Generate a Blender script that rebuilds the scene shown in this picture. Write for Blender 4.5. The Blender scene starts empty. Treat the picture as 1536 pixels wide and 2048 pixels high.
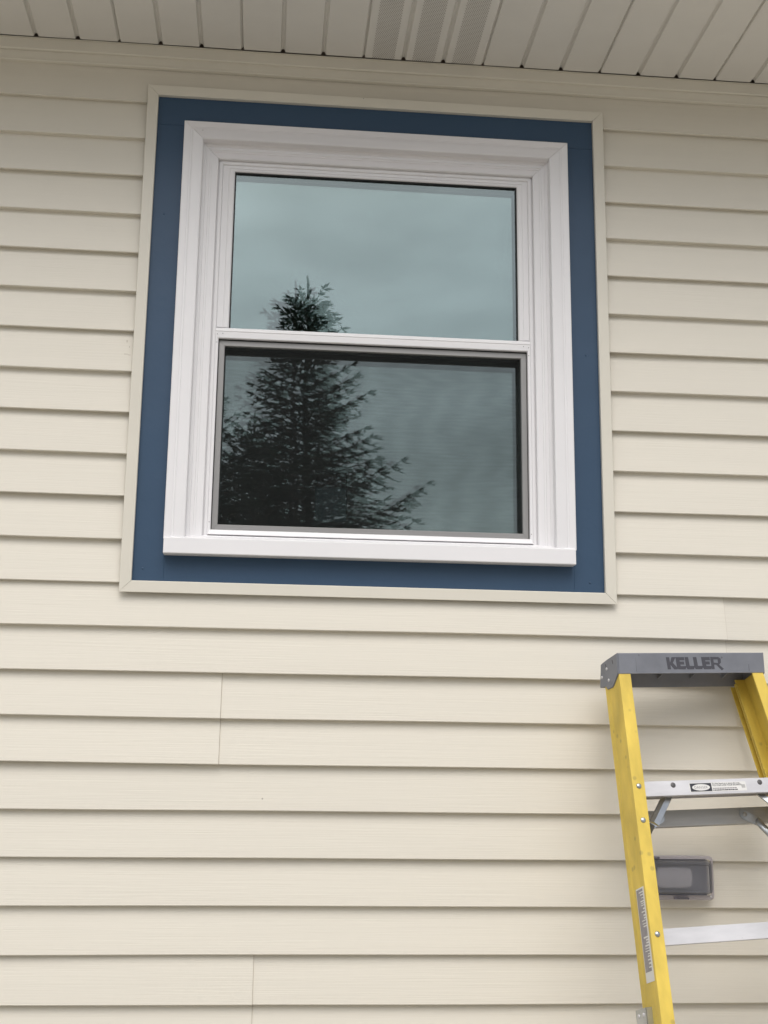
import bpy, bmesh, math, random
from mathutils import Vector, Matrix
R = math.radians
random.seed(7)
scene = bpy.context.scene
C = scene.collection

# ------------------------------------------------------------------ camera, sky, sun, exposure
CAM = Vector((0.0, -2.88843, -1.69321))
pitch, yaw, roll, FPX = 0.22304, -0.09191, 0.01171, 2512.6
fwd = Vector((-math.sin(yaw)*math.cos(pitch), math.cos(yaw)*math.cos(pitch), math.sin(pitch)))
rt = Vector((math.cos(yaw), math.sin(yaw), 0)); up = rt.cross(fwd)
c_, s_ = math.cos(roll), math.sin(roll)
rt, up = c_*rt + s_*up, -s_*rt + c_*up
cam_d = bpy.data.cameras.new('camera'); cam = bpy.data.objects.new('camera', cam_d); C.objects.link(cam)
cam.matrix_world = Matrix(((rt.x, up.x, -fwd.x, CAM.x), (rt.y, up.y, -fwd.y, CAM.y), (rt.z, up.z, -fwd.z, CAM.z), (0, 0, 0, 1)))
cam_d.sensor_fit = 'VERTICAL'; cam_d.sensor_height = 24.0; cam_d.lens = FPX/2048*24.0
cam_d.clip_start = 0.02; cam_d.clip_end = 1500
scene.camera = cam

SUN_EL, SUN_AZ = R(57), R(-4)      # azimuth measured from -Y (behind the camera) towards +X
world = bpy.data.worlds.new('World'); scene.world = world; world.use_nodes = True
wn = world.node_tree.nodes; wl = world.node_tree.links
bg = wn['Background']; bg.inputs[1].default_value = 0.104
sky = wn.new('ShaderNodeTexSky'); sky.sky_type = 'NISHITA'; sky.sun_disc = False
sky.sun_elevation = SUN_EL; sky.sun_rotation = math.pi - SUN_AZ
sky.air_density = 1.2; sky.dust_density = 4.0
hs = wn.new('ShaderNodeHueSaturation'); hs.inputs['Saturation'].default_value = 0.46
wl.new(sky.outputs[0], hs.inputs['Color'])
tc = wn.new('ShaderNodeTexCoord')
nz = wn.new('ShaderNodeTexNoise'); nz.inputs['Scale'].default_value = 6.5; nz.inputs['Detail'].default_value = 4; nz.inputs['Roughness'].default_value = .5
mp = wn.new('ShaderNodeMapping'); mp.inputs['Scale'].default_value = (1, 1, 2.6)
wl.new(tc.outputs['Generated'], mp.inputs[0]); wl.new(mp.outputs[0], nz.inputs['Vector'])
rp = wn.new('ShaderNodeMapRange'); rp.inputs[1].default_value = .3; rp.inputs[2].default_value = .7; rp.inputs[3].default_value = .80; rp.inputs[4].default_value = 1.18
wl.new(nz.outputs['Fac'], rp.inputs[0])
ml = wn.new('ShaderNodeVectorMath'); ml.operation = 'SCALE'
wl.new(hs.outputs[0], ml.inputs[0]); wl.new(rp.outputs[0], ml.inputs['Scale']); wl.new(ml.outputs[0], bg.inputs[0])

sd = bpy.data.lights.new('sun', 'SUN'); sd.energy = 1.2; sd.angle = R(55); sd.color = (1, .985, .965)
sun = bpy.data.objects.new('sun', sd); C.objects.link(sun)
sdir = Vector((math.sin(SUN_AZ)*math.cos(SUN_EL), -math.cos(SUN_AZ)*math.cos(SUN_EL), math.sin(SUN_EL)))
sun.rotation_euler = sdir.to_track_quat('Z', 'Y').to_euler(); sun.location = (3, -8, 9)
vs = scene.view_settings; vs.view_transform = 'Standard'; vs.look = 'None'; vs.gamma = 1; vs.use_curve_mapping = False
vs.exposure = 0.39
scene.render.engine = 'CYCLES'
scene.cycles.max_bounces = 10; scene.cycles.transparent_max_bounces = 24; scene.cycles.glossy_bounces = 5

# ------------------------------------------------------------------ materials
def mat(name, col, rough=.5, metal=0, spec=.5, noise=None, bump=None, specks=None, coat=0, vary=.06):
    m = bpy.data.materials.new(name); m.use_nodes = True
    n = m.node_tree.nodes; l = m.node_tree.links; b = n['Principled BSDF']
    b.inputs['Roughness'].default_value = rough; b.inputs['Metallic'].default_value = metal
    b.inputs['Specular IOR Level'].default_value = spec; b.inputs['Coat Weight'].default_value = coat
    t = n.new('ShaderNodeTexCoord'); g = n.new('ShaderNodeNewGeometry')
    def tex(scale, vec3, detail=4, rgh=.55):
        mpn = n.new('ShaderNodeMapping'); mpn.inputs['Scale'].default_value = vec3
        l.new(t.outputs['Object'], mpn.inputs[0])
        x = n.new('ShaderNodeTexNoise'); x.inputs['Scale'].default_value = scale; x.inputs['Detail'].default_value = detail
        x.inputs['Roughness'].default_value = rgh; l.new(mpn.outputs[0], x.inputs['Vector']); return x
    oi = n.new('ShaderNodeObjectInfo')
    src = None
    a = tex(*(noise or (3, (1, 1, 1))))
    r1 = n.new('ShaderNodeMapRange'); r1.inputs[1].default_value = .3; r1.inputs[2].default_value = .7
    r1.inputs[3].default_value = 1 - vary; r1.inputs[4].default_value = 1 + vary; l.new(a.outputs['Fac'], r1.inputs[0])
    v = n.new('ShaderNodeVectorMath'); v.operation = 'SCALE'; v.inputs[0].default_value = col[:3]
    if 'vinyl' in name:
        ro = n.new('ShaderNodeMapRange'); ro.inputs[3].default_value = .975; ro.inputs[4].default_value = 1.015; l.new(oi.outputs['Random'], ro.inputs[0])
        mm = n.new('ShaderNodeMath'); mm.operation = 'MULTIPLY'; l.new(r1.outputs[0], mm.inputs[0]); l.new(ro.outputs[0], mm.inputs[1]); l.new(mm.outputs[0], v.inputs['Scale'])
    else: l.new(r1.outputs[0], v.inputs['Scale'])
    src = v.outputs[0]
    if specks:     # sparse dirt specks: (scale, radius, darkness, density)
        vo = n.new('ShaderNodeTexVoronoi'); vo.inputs['Scale'].default_value = specks[0]; l.new(t.outputs['Object'], vo.inputs['Vector'])
        lt = n.new('ShaderNodeMapRange'); lt.inputs[1].default_value = specks[1]; lt.inputs[2].default_value = specks[1]*.5
        lt.inputs[3].default_value = 0; lt.inputs[4].default_value = specks[2]; l.new(vo.outputs['Distance'], lt.inputs[0])
        sp = n.new('ShaderNodeSeparateColor'); l.new(vo.outputs['Color'], sp.inputs[0])
        th = n.new('ShaderNodeMath'); th.operation = 'LESS_THAN'; th.inputs[1].default_value = specks[3]; l.new(sp.outputs[0], th.inputs[0])
        mu = n.new('ShaderNodeMath'); mu.operation = 'MULTIPLY'; l.new(lt.outputs[0], mu.inputs[0]); l.new(th.outputs[0], mu.inputs[1])
        mx = n.new('ShaderNodeMix'); mx.data_type = 'RGBA'; l.new(mu.outputs[0], mx.inputs[0]); l.new(src, mx.inputs[6])
        mx.inputs[7].default_value = (.10, .08, .06, 1); src = mx.outputs[2]
    l.new(src, b.inputs['Base Color'])
    if bump:
        x = tex(bump[0], bump[1], 5, .65); bn = n.new('ShaderNodeBump'); bn.inputs['Strength'].default_value = bump[2]
        bn.inputs['Distance'].default_value = bump[3]; l.new(x.outputs['Fac'], bn.inputs['Height']); l.new(bn.outputs[0], b.inputs['Normal'])
    return m

M = {}
M['siding'] = mat('cream_vinyl_siding', (.730, .690, .600), .55, bump=(1.0, (5, 60, 330), .33, .0016), noise=(1.0, (1.5, 8, 26)), vary=.014, specks=(14, .035, .55, .05))
M['channel'] = mat('cream_vinyl_trim', (.715, .68, .59), .42, specks=(20, .04, .5, .04), vary=.03)
M['soffit'] = mat('beige_vinyl_soffit', (.72, .70, .655), .5, noise=(2.2, (1, 1.6, 1)), vary=.05)
M['blue'] = mat('blue_coil_metal', (.037, .076, .136), .42, spec=.35, specks=(30, .03, .4, .04), vary=.05, bump=(5, (1, 1, 1), .35, .006))
M['white'] = mat('white_vinyl', (.82, .81, .82), .38, noise=(7, (1, 1, 1)), vary=.012, specks=(26, .05, .35, .05))
M['white_dirty'] = mat('white_aluminium_cladding', (.77, .75, .755), .42, noise=(9, (.25, 1, 3)), vary=.05, specks=(30, .07, .30, .08))
M['screen_frame'] = mat('grey_aluminium', (.30, .295, .29), .45, metal=.35)
M['gasket_shade'] = mat('black_gasket_and_shade', (.012, .013, .013), .6)
M['joint_shade'] = mat('joint_shadow_tone', (.56, .51, .43), .9)
M['smudge'] = mat('faint_smudge', (.50, .45, .37), .8)
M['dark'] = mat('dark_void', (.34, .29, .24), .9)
M['sheath'] = mat('sheathing', (.25, .2, .14), .9)
M['room'] = mat('interior_paint', (.22, .21, .19), .9)
M['yellow'] = mat('yellow_fibreglass', (.71, .52, .088), .48, noise=(24, (1, 1, .4)), vary=.16, specks=(48, .28, .30, .22), bump=(60, (1, 1, .12), .25, .001))
M['cap'] = mat('grey_plastic', (.215, .225, .255), .5, noise=(14, (1, 1, 1)), vary=.14, bump=(160, (1, 1, 1), .15, .0006), specks=(30, .10, .4, .10))
M['logo'] = mat('dark_recessed_lettering', (.075, .075, .09), .6)
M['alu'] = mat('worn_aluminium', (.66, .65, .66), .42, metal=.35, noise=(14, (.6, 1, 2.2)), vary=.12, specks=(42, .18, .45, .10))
M['alu_dull'] = mat('dull_aluminium', (.46, .45, .43), .5, metal=.5, noise=(12, (.4, 1, 4)), vary=.12)  # darker, rougher aluminium for the rear braces and their rivets
M['bolt'] = mat('dark_bolt', (.12, .115, .115), .5, metal=.5)
M['galv'] = mat('galvanised_steel', (.50, .52, .53), .28, metal=.9, noise=(20, (1, 1, 1)), vary=.15)
M['sticker'] = mat('white_sticker', (.74, .73, .70), .4)
M['sticker_grey'] = mat('grey_print', (.30, .28, .29), .5, noise=(60, (1, 1, 1)), vary=.15)
M['black_ink'] = mat('black_print', (.03, .03, .04), .5)
M['red_ink'] = mat('red_print', (.5, .08, .05), .5)
M['pale_ground'] = mat('bounce_ground', (.37, .345, .30), .95, noise=(2, (1, 1, 1)), vary=.3, bump=(40, (1, 1, 1), .6, .03))
M['bark'] = mat('bark', (.085, .062, .045), .9, noise=(9, (1, 1, .3)), vary=.3, bump=(30, (1, 1, .2), .6, .01))
M['needles'] = mat('spruce_needles', (.070, .090, .068), .7, noise=(1.5, (1, 1, 1)), vary=.35)
M['shingle'] = mat('roof_shingles', (.09, .085, .08), .95, noise=(6, (1, 1, 1)), vary=.25)
M['recept'] = mat('pale_receptacle', (.80, .78, .76), .5)

def glass_mat(name, fac, tint, trans):
    m = bpy.data.materials.new(name); m.use_nodes = True; n = m.node_tree.nodes; l = m.node_tree.links
    n.clear(); o = n.new('ShaderNodeOutputMaterial'); mx = n.new('ShaderNodeMixShader')
    t = n.new('ShaderNodeBsdfTransparent'); t.inputs[0].default_value = (*trans, 1)
    g = n.new('ShaderNodeBsdfGlossy'); g.inputs['Color'].default_value = (*tint, 1); g.inputs['Roughness'].default_value = .0
    tcn = n.new('ShaderNodeTexCoord'); no = n.new('ShaderNodeTexNoise'); no.inputs['Scale'].default_value = 2.2; no.inputs['Detail'].default_value = 1
    bn = n.new('ShaderNodeBump'); bn.inputs['Strength'].default_value = .05; bn.inputs['Distance'].default_value = .02
    l.new(tcn.outputs['Object'], no.inputs['Vector']); l.new(no.outputs['Fac'], bn.inputs['Height']); l.new(bn.outputs[0], g.inputs['Normal'])
    mx.inputs[0].default_value = fac
    l.new(t.outputs[0], mx.inputs[1]); l.new(g.outputs[0], mx.inputs[2]); l.new(mx.outputs[0], o.inputs[0]); return m
M['glass_out'] = glass_mat('coated_glass', .205, (.86, 1.0, 1.0), (.84, .92, .90))
M['glass_in'] = glass_mat('inner_glass', .22, (.87, 1.0, .98), (.84, .92, .90))
def clear_mat():
    m = bpy.data.materials.new('glass_edge_clear'); m.use_nodes = True; n = m.node_tree.nodes; n.clear()
    o = n.new('ShaderNodeOutputMaterial'); t = n.new('ShaderNodeBsdfTransparent'); m.node_tree.links.new(t.outputs[0], o.inputs[0]); return m
M['glass_clear'] = clear_mat()
M['dim_pane'] = glass_mat('dimming_far_pane', .02, (1, 1, 1), (.16, .19, .19))
def mesh_screen_mat():
    m = bpy.data.materials.new('insect_screen_mesh'); m.use_nodes = True; n = m.node_tree.nodes; l = m.node_tree.links; n.clear()
    o = n.new('ShaderNodeOutputMaterial'); mx = n.new('ShaderNodeMixShader'); t = n.new('ShaderNodeBsdfTransparent')
    d = n.new('ShaderNodeBsdfDiffuse'); d.inputs[0].default_value = (.045, .047, .047, 1)
    tcn = n.new('ShaderNodeTexCoord'); mpn = n.new('ShaderNodeMapping'); mpn.inputs['Scale'].default_value = (.35, 1, 3.0)
    no = n.new('ShaderNodeTexNoise'); no.inputs['Scale'].default_value = 3; no.inputs['Detail'].default_value = 1
    l.new(tcn.outputs['Object'], mpn.inputs[0]); l.new(mpn.outputs[0], no.inputs['Vector'])
    w = n.new('ShaderNodeTexWave'); w.bands_direction = 'X'; w.inputs['Scale'].default_value = 11; w.inputs['Distortion'].default_value = 7
    w.inputs['Detail'].default_value = 3; w.inputs['Detail Scale'].default_value = .9; l.new(mpn.outputs[0], w.inputs['Vector'])
    r1 = n.new('ShaderNodeMapRange'); r1.inputs[3].default_value = .235; r1.inputs[4].default_value = .285
    l.new(w.outputs['Fac'], r1.inputs[0])
    w2 = n.new('ShaderNodeTexWave'); w2.bands_direction = 'Z'; w2.inputs['Scale'].default_value = 11; w2.inputs['Distortion'].default_value = 13; w2.inputs['Detail'].default_value = 2
    l.new(mpn.outputs[0], w2.inputs['Vector'])
    ma = n.new('ShaderNodeMath'); ma.operation = 'MULTIPLY_ADD'; ma.inputs[1].default_value = .034
    l.new(w2.outputs['Fac'], ma.inputs[0]); l.new(r1.outputs[0], ma.inputs[2])
    l.new(ma.outputs[0], mx.inputs[0]); l.new(t.outputs[0], mx.inputs[1]); l.new(d.outputs[0], mx.inputs[2]); l.new(mx.outputs[0], o.inputs[0]); return m
M['mesh'] = mesh_screen_mat()
def smoked():
    m = bpy.data.materials.new('smoked_clear_plastic'); m.use_nodes = True; n = m.node_tree.nodes; l = m.node_tree.links; n.clear()
    o = n.new('ShaderNodeOutputMaterial'); mx = n.new('ShaderNodeMixShader'); t = n.new('ShaderNodeBsdfTransparent'); t.inputs[0].default_value = (.80, .80, .86, 1)
    d = n.new('ShaderNodeBsdfPrincipled'); d.inputs['Base Color'].default_value = (.26, .255, .285, 1); d.inputs['Roughness'].default_value = .3
    lw = n.new('ShaderNodeLayerWeight'); lw.inputs[0].default_value = .3
    r1 = n.new('ShaderNodeMapRange'); r1.inputs[3].default_value = .38; r1.inputs[4].default_value = .85
    l.new(lw.outputs['Facing'], r1.inputs[0]); l.new(r1.outputs[0], mx.inputs[0])
    l.new(t.outputs[0], mx.inputs[1]); l.new(d.outputs[0], mx.inputs[2]); l.new(mx.outputs[0], o.inputs[0]); return m
M['smoke'] = smoked()
def frosted(name, base, fac, tr):
    m = bpy.data.materials.new(name); m.use_nodes = True; n = m.node_tree.nodes; l = m.node_tree.links; n.clear()
    o = n.new('ShaderNodeOutputMaterial'); mx = n.new('ShaderNodeMixShader'); t = n.new('ShaderNodeBsdfRefraction'); t.inputs['Color'].default_value = (*tr, 1)
    t.inputs['Roughness'].default_value = .5; t.inputs['IOR'].default_value = 1.12
    d = n.new('ShaderNodeBsdfPrincipled'); d.inputs['Base Color'].default_value = (*base, 1); d.inputs['Roughness'].default_value = .28
    mx.inputs[0].default_value = fac; l.new(t.outputs[0], mx.inputs[1]); l.new(d.outputs[0], mx.inputs[2]); l.new(mx.outputs[0], o.inputs[0]); return m
M['lid'] = frosted('frosted_smoked_lid', (.27, .27, .29), .42, (.85, .85, .9))
M['rim'] = frosted('frosted_pale_rim', (.52, .48, .50), .8, (.8, .8, .85))

# ------------------------------------------------------------------ helpers
def empty(name, label, cat, loc=(0, 0, 0), group=None):
    o = bpy.data.objects.new(name, None); C.objects.link(o); o.location = loc; o.empty_display_size = .1
    o['label'] = label; o['category'] = cat
    if group: o['group'] = group
    return o
def link(name, bm, m, parent=None, smooth=False, label=None, kind=None):
    bmesh.ops.recalc_face_normals(bm, faces=bm.faces)
    me = bpy.data.meshes.new(name); bm.to_mesh(me); bm.free()
    for x in (m if isinstance(m, (list, tuple)) else [m]): me.materials.append(x)
    if smooth:
        for p in me.polygons: p.use_smooth = True
    o = bpy.data.objects.new(name, me); C.objects.link(o)
    if parent: o.parent = parent
    if label: o['label'] = label
    if kind: o['kind'] = kind
    return o
def box(bm, a, b, bev=0, mi=0, seg=1):
    a, b = Vector(a), Vector(b)
    lo = Vector(map(min, a, b)); hi = Vector(map(max, a, b))
    r = bmesh.ops.create_cube(bm, size=1); vs_ = r['verts']
    for v in vs_: v.co = Vector([(lo[i]+hi[i])/2 + v.co[i]*(hi[i]-lo[i]) for i in range(3)])
    fs = set(f for v in vs_ for f in v.link_faces)
    for f in fs: f.material_index = mi
    if bev:
        es = list(set(e for v in vs_ for e in v.link_edges))
        bmesh.ops.bevel(bm, geom=es, offset=bev, segments=seg, affect='EDGES', profile=.6)
    return vs_
def rings(bm, rs, close_ends=True):
    V = [[bm.verts.new(p) for p in r] for r in rs]
    n = len(V[0])
    for a, b in zip(V, V[1:]):
        for i in range(n):
            bm.faces.new((a[i], a[(i+1) % n], b[(i+1) % n], b[i]))
    if close_ends:
        bm.faces.new(V[0][::-1]); bm.faces.new(V[-1])
    return V
def thick(poly, t, ax=0):
    # closed outline: polyline plus itself shifted by +t along y
    return poly + [(y+t, z) for y, z in reversed(poly)]

GR = -3.328
# ------------------------------------------------------------------ ground
bm = bmesh.new()
bmesh.ops.create_grid(bm, x_segments=60, y_segments=60, size=400)
for v in bm.verts:
    d = math.hypot(v.co.x, v.co.y+5)
    v.co.z = GR + (0 if d < 30 else .25*math.sin(v.co.x*.05)*math.cos(v.co.y*.04))
link('ground', bm, M['pale_ground'], kind='structure')  # ground kept paler than turf to bounce fill onto soffit and upper wall

# ------------------------------------------------------------------ house
house = empty('house', 'cream vinyl sided house with a blue trimmed window under the eave', 'house', (0, 0, GR))
def H(o):      # keep world coordinates while parented to the house empty
    o.parent = house; o.matrix_parent_inverse = Matrix.Translation((0, 0, -GR)); return o
def HP(name, bm, m, **k): return H(link(name, bm, m, **k))

S = 0.1016
XL, XR = -2.0, 2.6
FR = (-.3405, .822, .0437, -1.243)      # outer rectangle of the cream channel round the window: x0 x1 ztop zbottom
rnd = random.Random(3)
def lap_profile(k, top_clip=None, full=True):
    """double-lap panel whose top is line 2k and bottom is line 2k+2 (line i lies at z=-i*S)"""
    z0 = -2*k*S
    P = [(.0150, z0 + .012), (.0140, z0+.001)]
    def lap(zt, yt, zb, lock):
        pts = []
        for t in (.12, .45, .8, .955):
            pts.append((yt*(1-t)**1.08, zt+(zb-zt)*t))
        pts += [(.0001, zb+.0016), (.0007, zb+.0004), (.0018, zb)]
        if lock: pts += [(.0052, zb+.0003), (.0062, zb+.0030), (.0140, zb+.0032)]
        else: pts += [(.0136, zb+.0006), (.0140, zb-.001)]
        return pts
    P += lap(z0, .0140, z0-S, False)
    P += lap(z0-S, .0140, z0-2*S, True)
    if top_clip is not None:
        Q = [p for p in P if p[1] <= top_clip]; P = Q
    return P
def panel(P, x0, x1, dy=0, seed=0, bmx=None, name='siding_panel', m='siding'):
    r = random.Random(seed)
    ph = [r.uniform(0, 6.3) for _ in range(4)]
    prof = thick(P, .0011)
    rs = []
    gx = [x0] + [j*.12 for j in range(-20, 30) if x0+.001 < j*.12 < x1-.001] + [x1]
    for x in gx:
        x_ = x; wy = .0011*math.sin(x*3.1+ph[0])+.0004*math.sin(x*8.3+ph[1]); wz = .0009*math.sin(x*2.3+ph[2])+.0003*math.sin(x*6.7+ph[3])
        rs.append([(x, y+dy+wy, z+wz) for y, z in prof])
    own = bmx is None
    bm = bmesh.new() if own else bmx
    Vr = rings(bm, rs, close_ends=False)
    N_ = len(P)
    if own:
        for E_ in (Vr[0], Vr[-1]):
            for i in range(N_-1): bm.faces.new((E_[i], E_[i+1], E_[2*N_-2-i], E_[2*N_-1-i]))
    if own: HP(name, bm, M[m])
# top course, above line 0
TOPZ = .101
def topcourse(x0, x1, zmin, seed):
    P = [(.0115, TOPZ+.01), (.0105, TOPZ-.02), (.0065, .055), (.0045, .038)]
    if zmin < 0: P += [(.0012, .006), (.0001, .0016), (.0007, .0004), (.0018, 0), (.0052, .0003), (.0062, .0030), (.0140, .0032)]
    panel(P, x0, x1, seed=seed, bmx=tbm)
tbm = bmesh.new()
jx0, jx1 = FR[0]+.014, FR[1]-.014
topcourse(XL, jx0, -1, 1); topcourse(jx1, XR, -1, 1); topcourse(jx0, jx1, .03, 1)
HP('siding_panel', tbm, M['siding'])
for k in range(0, 15):
    P = lap_profile(k)
    if k <= 5:
        segs = [(XL, jx0), (jx1, XR)]
    elif k == 6: segs = [(XL, -1.3), (-1.3, 1.088), (1.088, XR)]
    elif k == 7: segs = [(XL, -.0995), (-.0995, XR)]
    elif k == 10: segs = [(XL, -.007), (-.007, XR)]
    else: segs = [(XL, XL+1.0+.13*(k % 3)), (XL+1.0+.13*(k % 3), XR)] if k % 2 else [(XL, XR)]
    if 0 < k < 6 and k % 2: pass
    for j, (a, b) in enumerate(segs):
        butt = k >= 6
        lap_over = .02 if (butt and j > 0) else 0
        panel(P, a-lap_over, b, dy=-.0027 if (butt and len(segs) > 1 and j < len(segs)-1) else 0, seed=k*5)
        if butt and len(segs) > 1 and j < len(segs)-1: panel(P, b, b+.0015, dy=-.0006, seed=k*5, name='joint_line', m='joint_shade')  # thin strip coloured as the crevice shadow beside the lapped panel edge

for k_, (x_, z_, w_, h_) in enumerate(((-.358, -.640, .0016, .010), (-.351, -.652, .0012, .006), (-.362, -.668, .010, .0012), (-.352, -.670, .006, .0012))):
    bm = bmesh.new(); zt_ = -.6096; tt_ = (zt_-z_-h_*.5)/S; yf_ = .0140*(1-tt_)**1.08; box(bm, (x_, yf_-.0012, z_), (x_+w_, yf_+.004, z_+h_)); HP('scuff', bm, M['smudge'])
# sheathing behind the siding (with the window opening), so no light passes
bm = bmesh.new()
ox0, ox1, oz1, oz0 = -.16, .64, -.14, -1.12
for a, b in (((XL, .02, GR), (ox0, .16, .6)), ((ox1, .02, GR), (XR, .16, .6)), ((ox0, .02, oz1), (ox1, .16, .6)), ((ox0, .02, GR), (ox1, .16, oz0))):
    box(bm, a, b)
HP('sheathing', bm, M['sheath'])
# side walls and interior room
bm = bmesh.new()
for a, b in (((XL, .16, GR), (XL+.15, 6, .6)), ((XR-.15, .16, GR), (XR, 6, .6)), ((XL, .16, .5), (XR, 6, .6)), ((XL, .16, -1.9-.1), (XR, 6, -1.9))):
    box(bm, a, b)
# back wall with an opening for the far window
fx0, fx1, fz0, fz1 = .28, .49, .03, .37
for a, b in (((XL, 5, -1.9), (fx0, 5.15, .5)), ((fx1, 5, -1.9), (XR, 5.15, .5)), ((fx0, 5, fz1), (fx1, 5.15, .5)), ((fx0, 5, -1.9), (fx1, 5.15, fz0))):
    box(bm, a, b)
HP('room_shell', bm, M['room'])
bm = bmesh.new(); box(bm, (fx0, 5.05, fz0), (fx1, 5.055, fz1)); HP('far_window_dimmer', bm, M['dim_pane'])  # pane added to dim the brightness seen through the far opening

# frieze trim where the wall meets the soffit
def xprofile(name, pts, m, x0=XL, x1=XR, n=24, wob=.0006, seed=5):
    r = random.Random(seed); ph = r.uniform(0, 6)
    bm = bmesh.new()
    rings(bm, [[(x0+(x1-x0)*i/n, y+wob*math.sin(i*.9+ph), z+wob*math.sin(i*1.3+ph)) for y, z in pts] for i in range(n+1)])
    return HP(name, bm, m)
SZ = .1495
xprofile('soffit_channel', [(.010, .119), (-.0105, .1185), (-.0125, .1205), (-.0125, .1465), (-.0115, .148), (-.0165, .148), (-.0165, .1490), (.010, .1492)], M['channel'])
xprofile('undersill_trim', [(.010, .094), (-.0015, .0935), (-.0035, .0955), (-.0028, .1005), (-.0042, .1185), (.010, .1186)], M['channel'], seed=9)

# soffit: 12 inch panels, each with three flats and V-grooves; lock seam every third groove
SP = .10254; SX = -.62209
OV = -.42
def soffit_panel(xa, vented, seed):
    """panel starts just right of a lock groove at xa and ends at xa+3*SP (next lock)"""
    bm = bmesh.new()
    g = .0125; gd = .0085; t = .0012
    pts = [(xa+.003, SZ+gd), (xa+.0035, SZ+.001)]
    for j in range(3):
        fx = xa + j*SP
        a = fx + (.0060 if j == 0 else g*.5); b = fx+SP - (g*.5 if j < 2 else .0045)
        pts += [(a, SZ), (b, SZ)]
        if j < 2: pts += [(b+g*.22, SZ+gd*.8), (b+g*.40, SZ+gd), (fx+SP+g*.12, SZ+gd), (fx+SP+g*.30, SZ+gd*.8)]
    pts += [(xa+3*SP+.0015, SZ+gd*.9), (xa+3*SP+.0035, SZ+gd*.9)]
    Y0, Y1 = -.0200, OV
    n = 5
    dark = []
    for (p, q) in zip(pts, pts[1:]):
        flat = abs(p[1]-SZ) < 1e-6 and abs(q[1]-SZ) < 1e-6
        if flat and vented:
            # two plain margins and a perforated strip between them
            w = .0052; m0 = p[0]+.0155; m1 = q[0]-.0155; nc = int((m1-m0)/w); m1 = m0+nc*w
            for a, b in ((p[0], m0), (m1, q[0])):
                vs_ = [bm.verts.new(v) for v in ((a, Y0, SZ), (b, Y0, SZ), (b, Y1, SZ), (a, Y1, SZ))]; bm.faces.new(vs_)
            ny = int((Y0-Y1)/w)
            for iy in range(ny):
                ya = Y0-iy*w; off = (iy % 2)*.5
                for ix in range(nc):
                    cx0, cx1 = m0+ix*w, m0+(ix+1)*w; yb = ya-w
                    cx = (cx0+cx1)/2; cy = (ya+yb)/2; rr = .00155
                    if iy % 2: cx += w*.24
                    else: cx -= w*.24
                    O = [(cx0, ya), (cx1, ya), (cx1, yb), (cx0, yb)]
                    outer = [bm.verts.new((x, y, SZ)) for x, y in O]
                    inner = [bm.verts.new((cx+rr*math.cos(R(a)), cy+rr*math.sin(R(a)), SZ)) for a in (135, 90, 45, 0, -45, -90, -135, 180)]
                    # fan quads/tris between square and octagon
                    idx = [(0, 0, 1), (0, 1, None), (1, 1, 2), (1, 2, 3), (2, 3, 4), (2, 4, 5), (3, 5, 6), (3, 6, 7), (0, 7, 0)]
                    for o_, a_, b_ in ((0, 7, 0), (0, 0, 1), (1, 1, 2), (1, 2, 3), (2, 3, 4), (2, 4, 5), (3, 5, 6), (3, 6, 7)):
                        bm.faces.new((outer[o_], inner[a_], inner[b_]))
                    for o_, a_ in ((0, 1), (1, 3), (2, 5), (3, 7)):
                        bm.faces.new((outer[o_], inner[a_], outer[(o_+1) % 4]))
        else:
            for i in range(n):
                ya, yb = Y0+(Y1-Y0)*i/n, Y0+(Y1-Y0)*(i+1)/n
                vs_ = [bm.verts.new(v) for v in ((p[0], ya, p[1]), (q[0], ya, q[1]), (q[0], yb, q[1]), (p[0], yb, p[1]))]
                bm.faces.new(vs_)
    bmesh.ops.remove_doubles(bm, verts=bm.verts, dist=1e-5)
    HP('soffit_panel', bm, M['soffit'], label='perforated vent panel of the soffit' if vented else None)
lock0 = SX + 5*SP        # locks at indices 2 5 8 11 14 17
for i in range(-6, 7):
    xa = lock0 + i*3*SP
    if xa < XL-.4 or xa > XR: continue
    soffit_panel(xa, i == 1, i)
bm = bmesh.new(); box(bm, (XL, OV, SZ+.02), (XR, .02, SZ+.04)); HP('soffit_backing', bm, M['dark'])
# fascia, gutter, roof plane above
bm = bmesh.new(); box(bm, (XL, OV-.02, SZ-.012), (XR, OV-.001, SZ+.16), .002); HP('fascia', bm, M['white'])
bm = bmesh.new()
rings(bm, [[(x, y, z) for y, z in ((OV-.022, SZ+.15), (OV-.022, SZ+.03), (OV-.09, SZ+.03), (OV-.13, SZ+.10), (OV-.13, SZ+.15), (OV-.126, SZ+.15), (OV-.126, SZ+.10), (OV-.088, SZ+.034), (OV-.026, SZ+.034), (OV-.026, SZ+.15))] for x in (XL, XR)])
HP('gutter', bm, M['white'])
bm = bmesh.new()
rings(bm, [[(x, y, z) for y, z in ((OV-.05, SZ+.17), (3.0, SZ+1.7), (3.0, SZ+1.73), (OV-.05, SZ+.20))] for x in (XL-.1, XR+.1)])
rings(bm, [[(x, y, z) for y, z in ((3.0, SZ+1.7), (5.3, SZ+1.25), (5.3, SZ+1.28), (3.0, SZ+1.73))] for x in (XL-.1, XR+.1)])
HP('roof', bm, M['shingle'])

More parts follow.
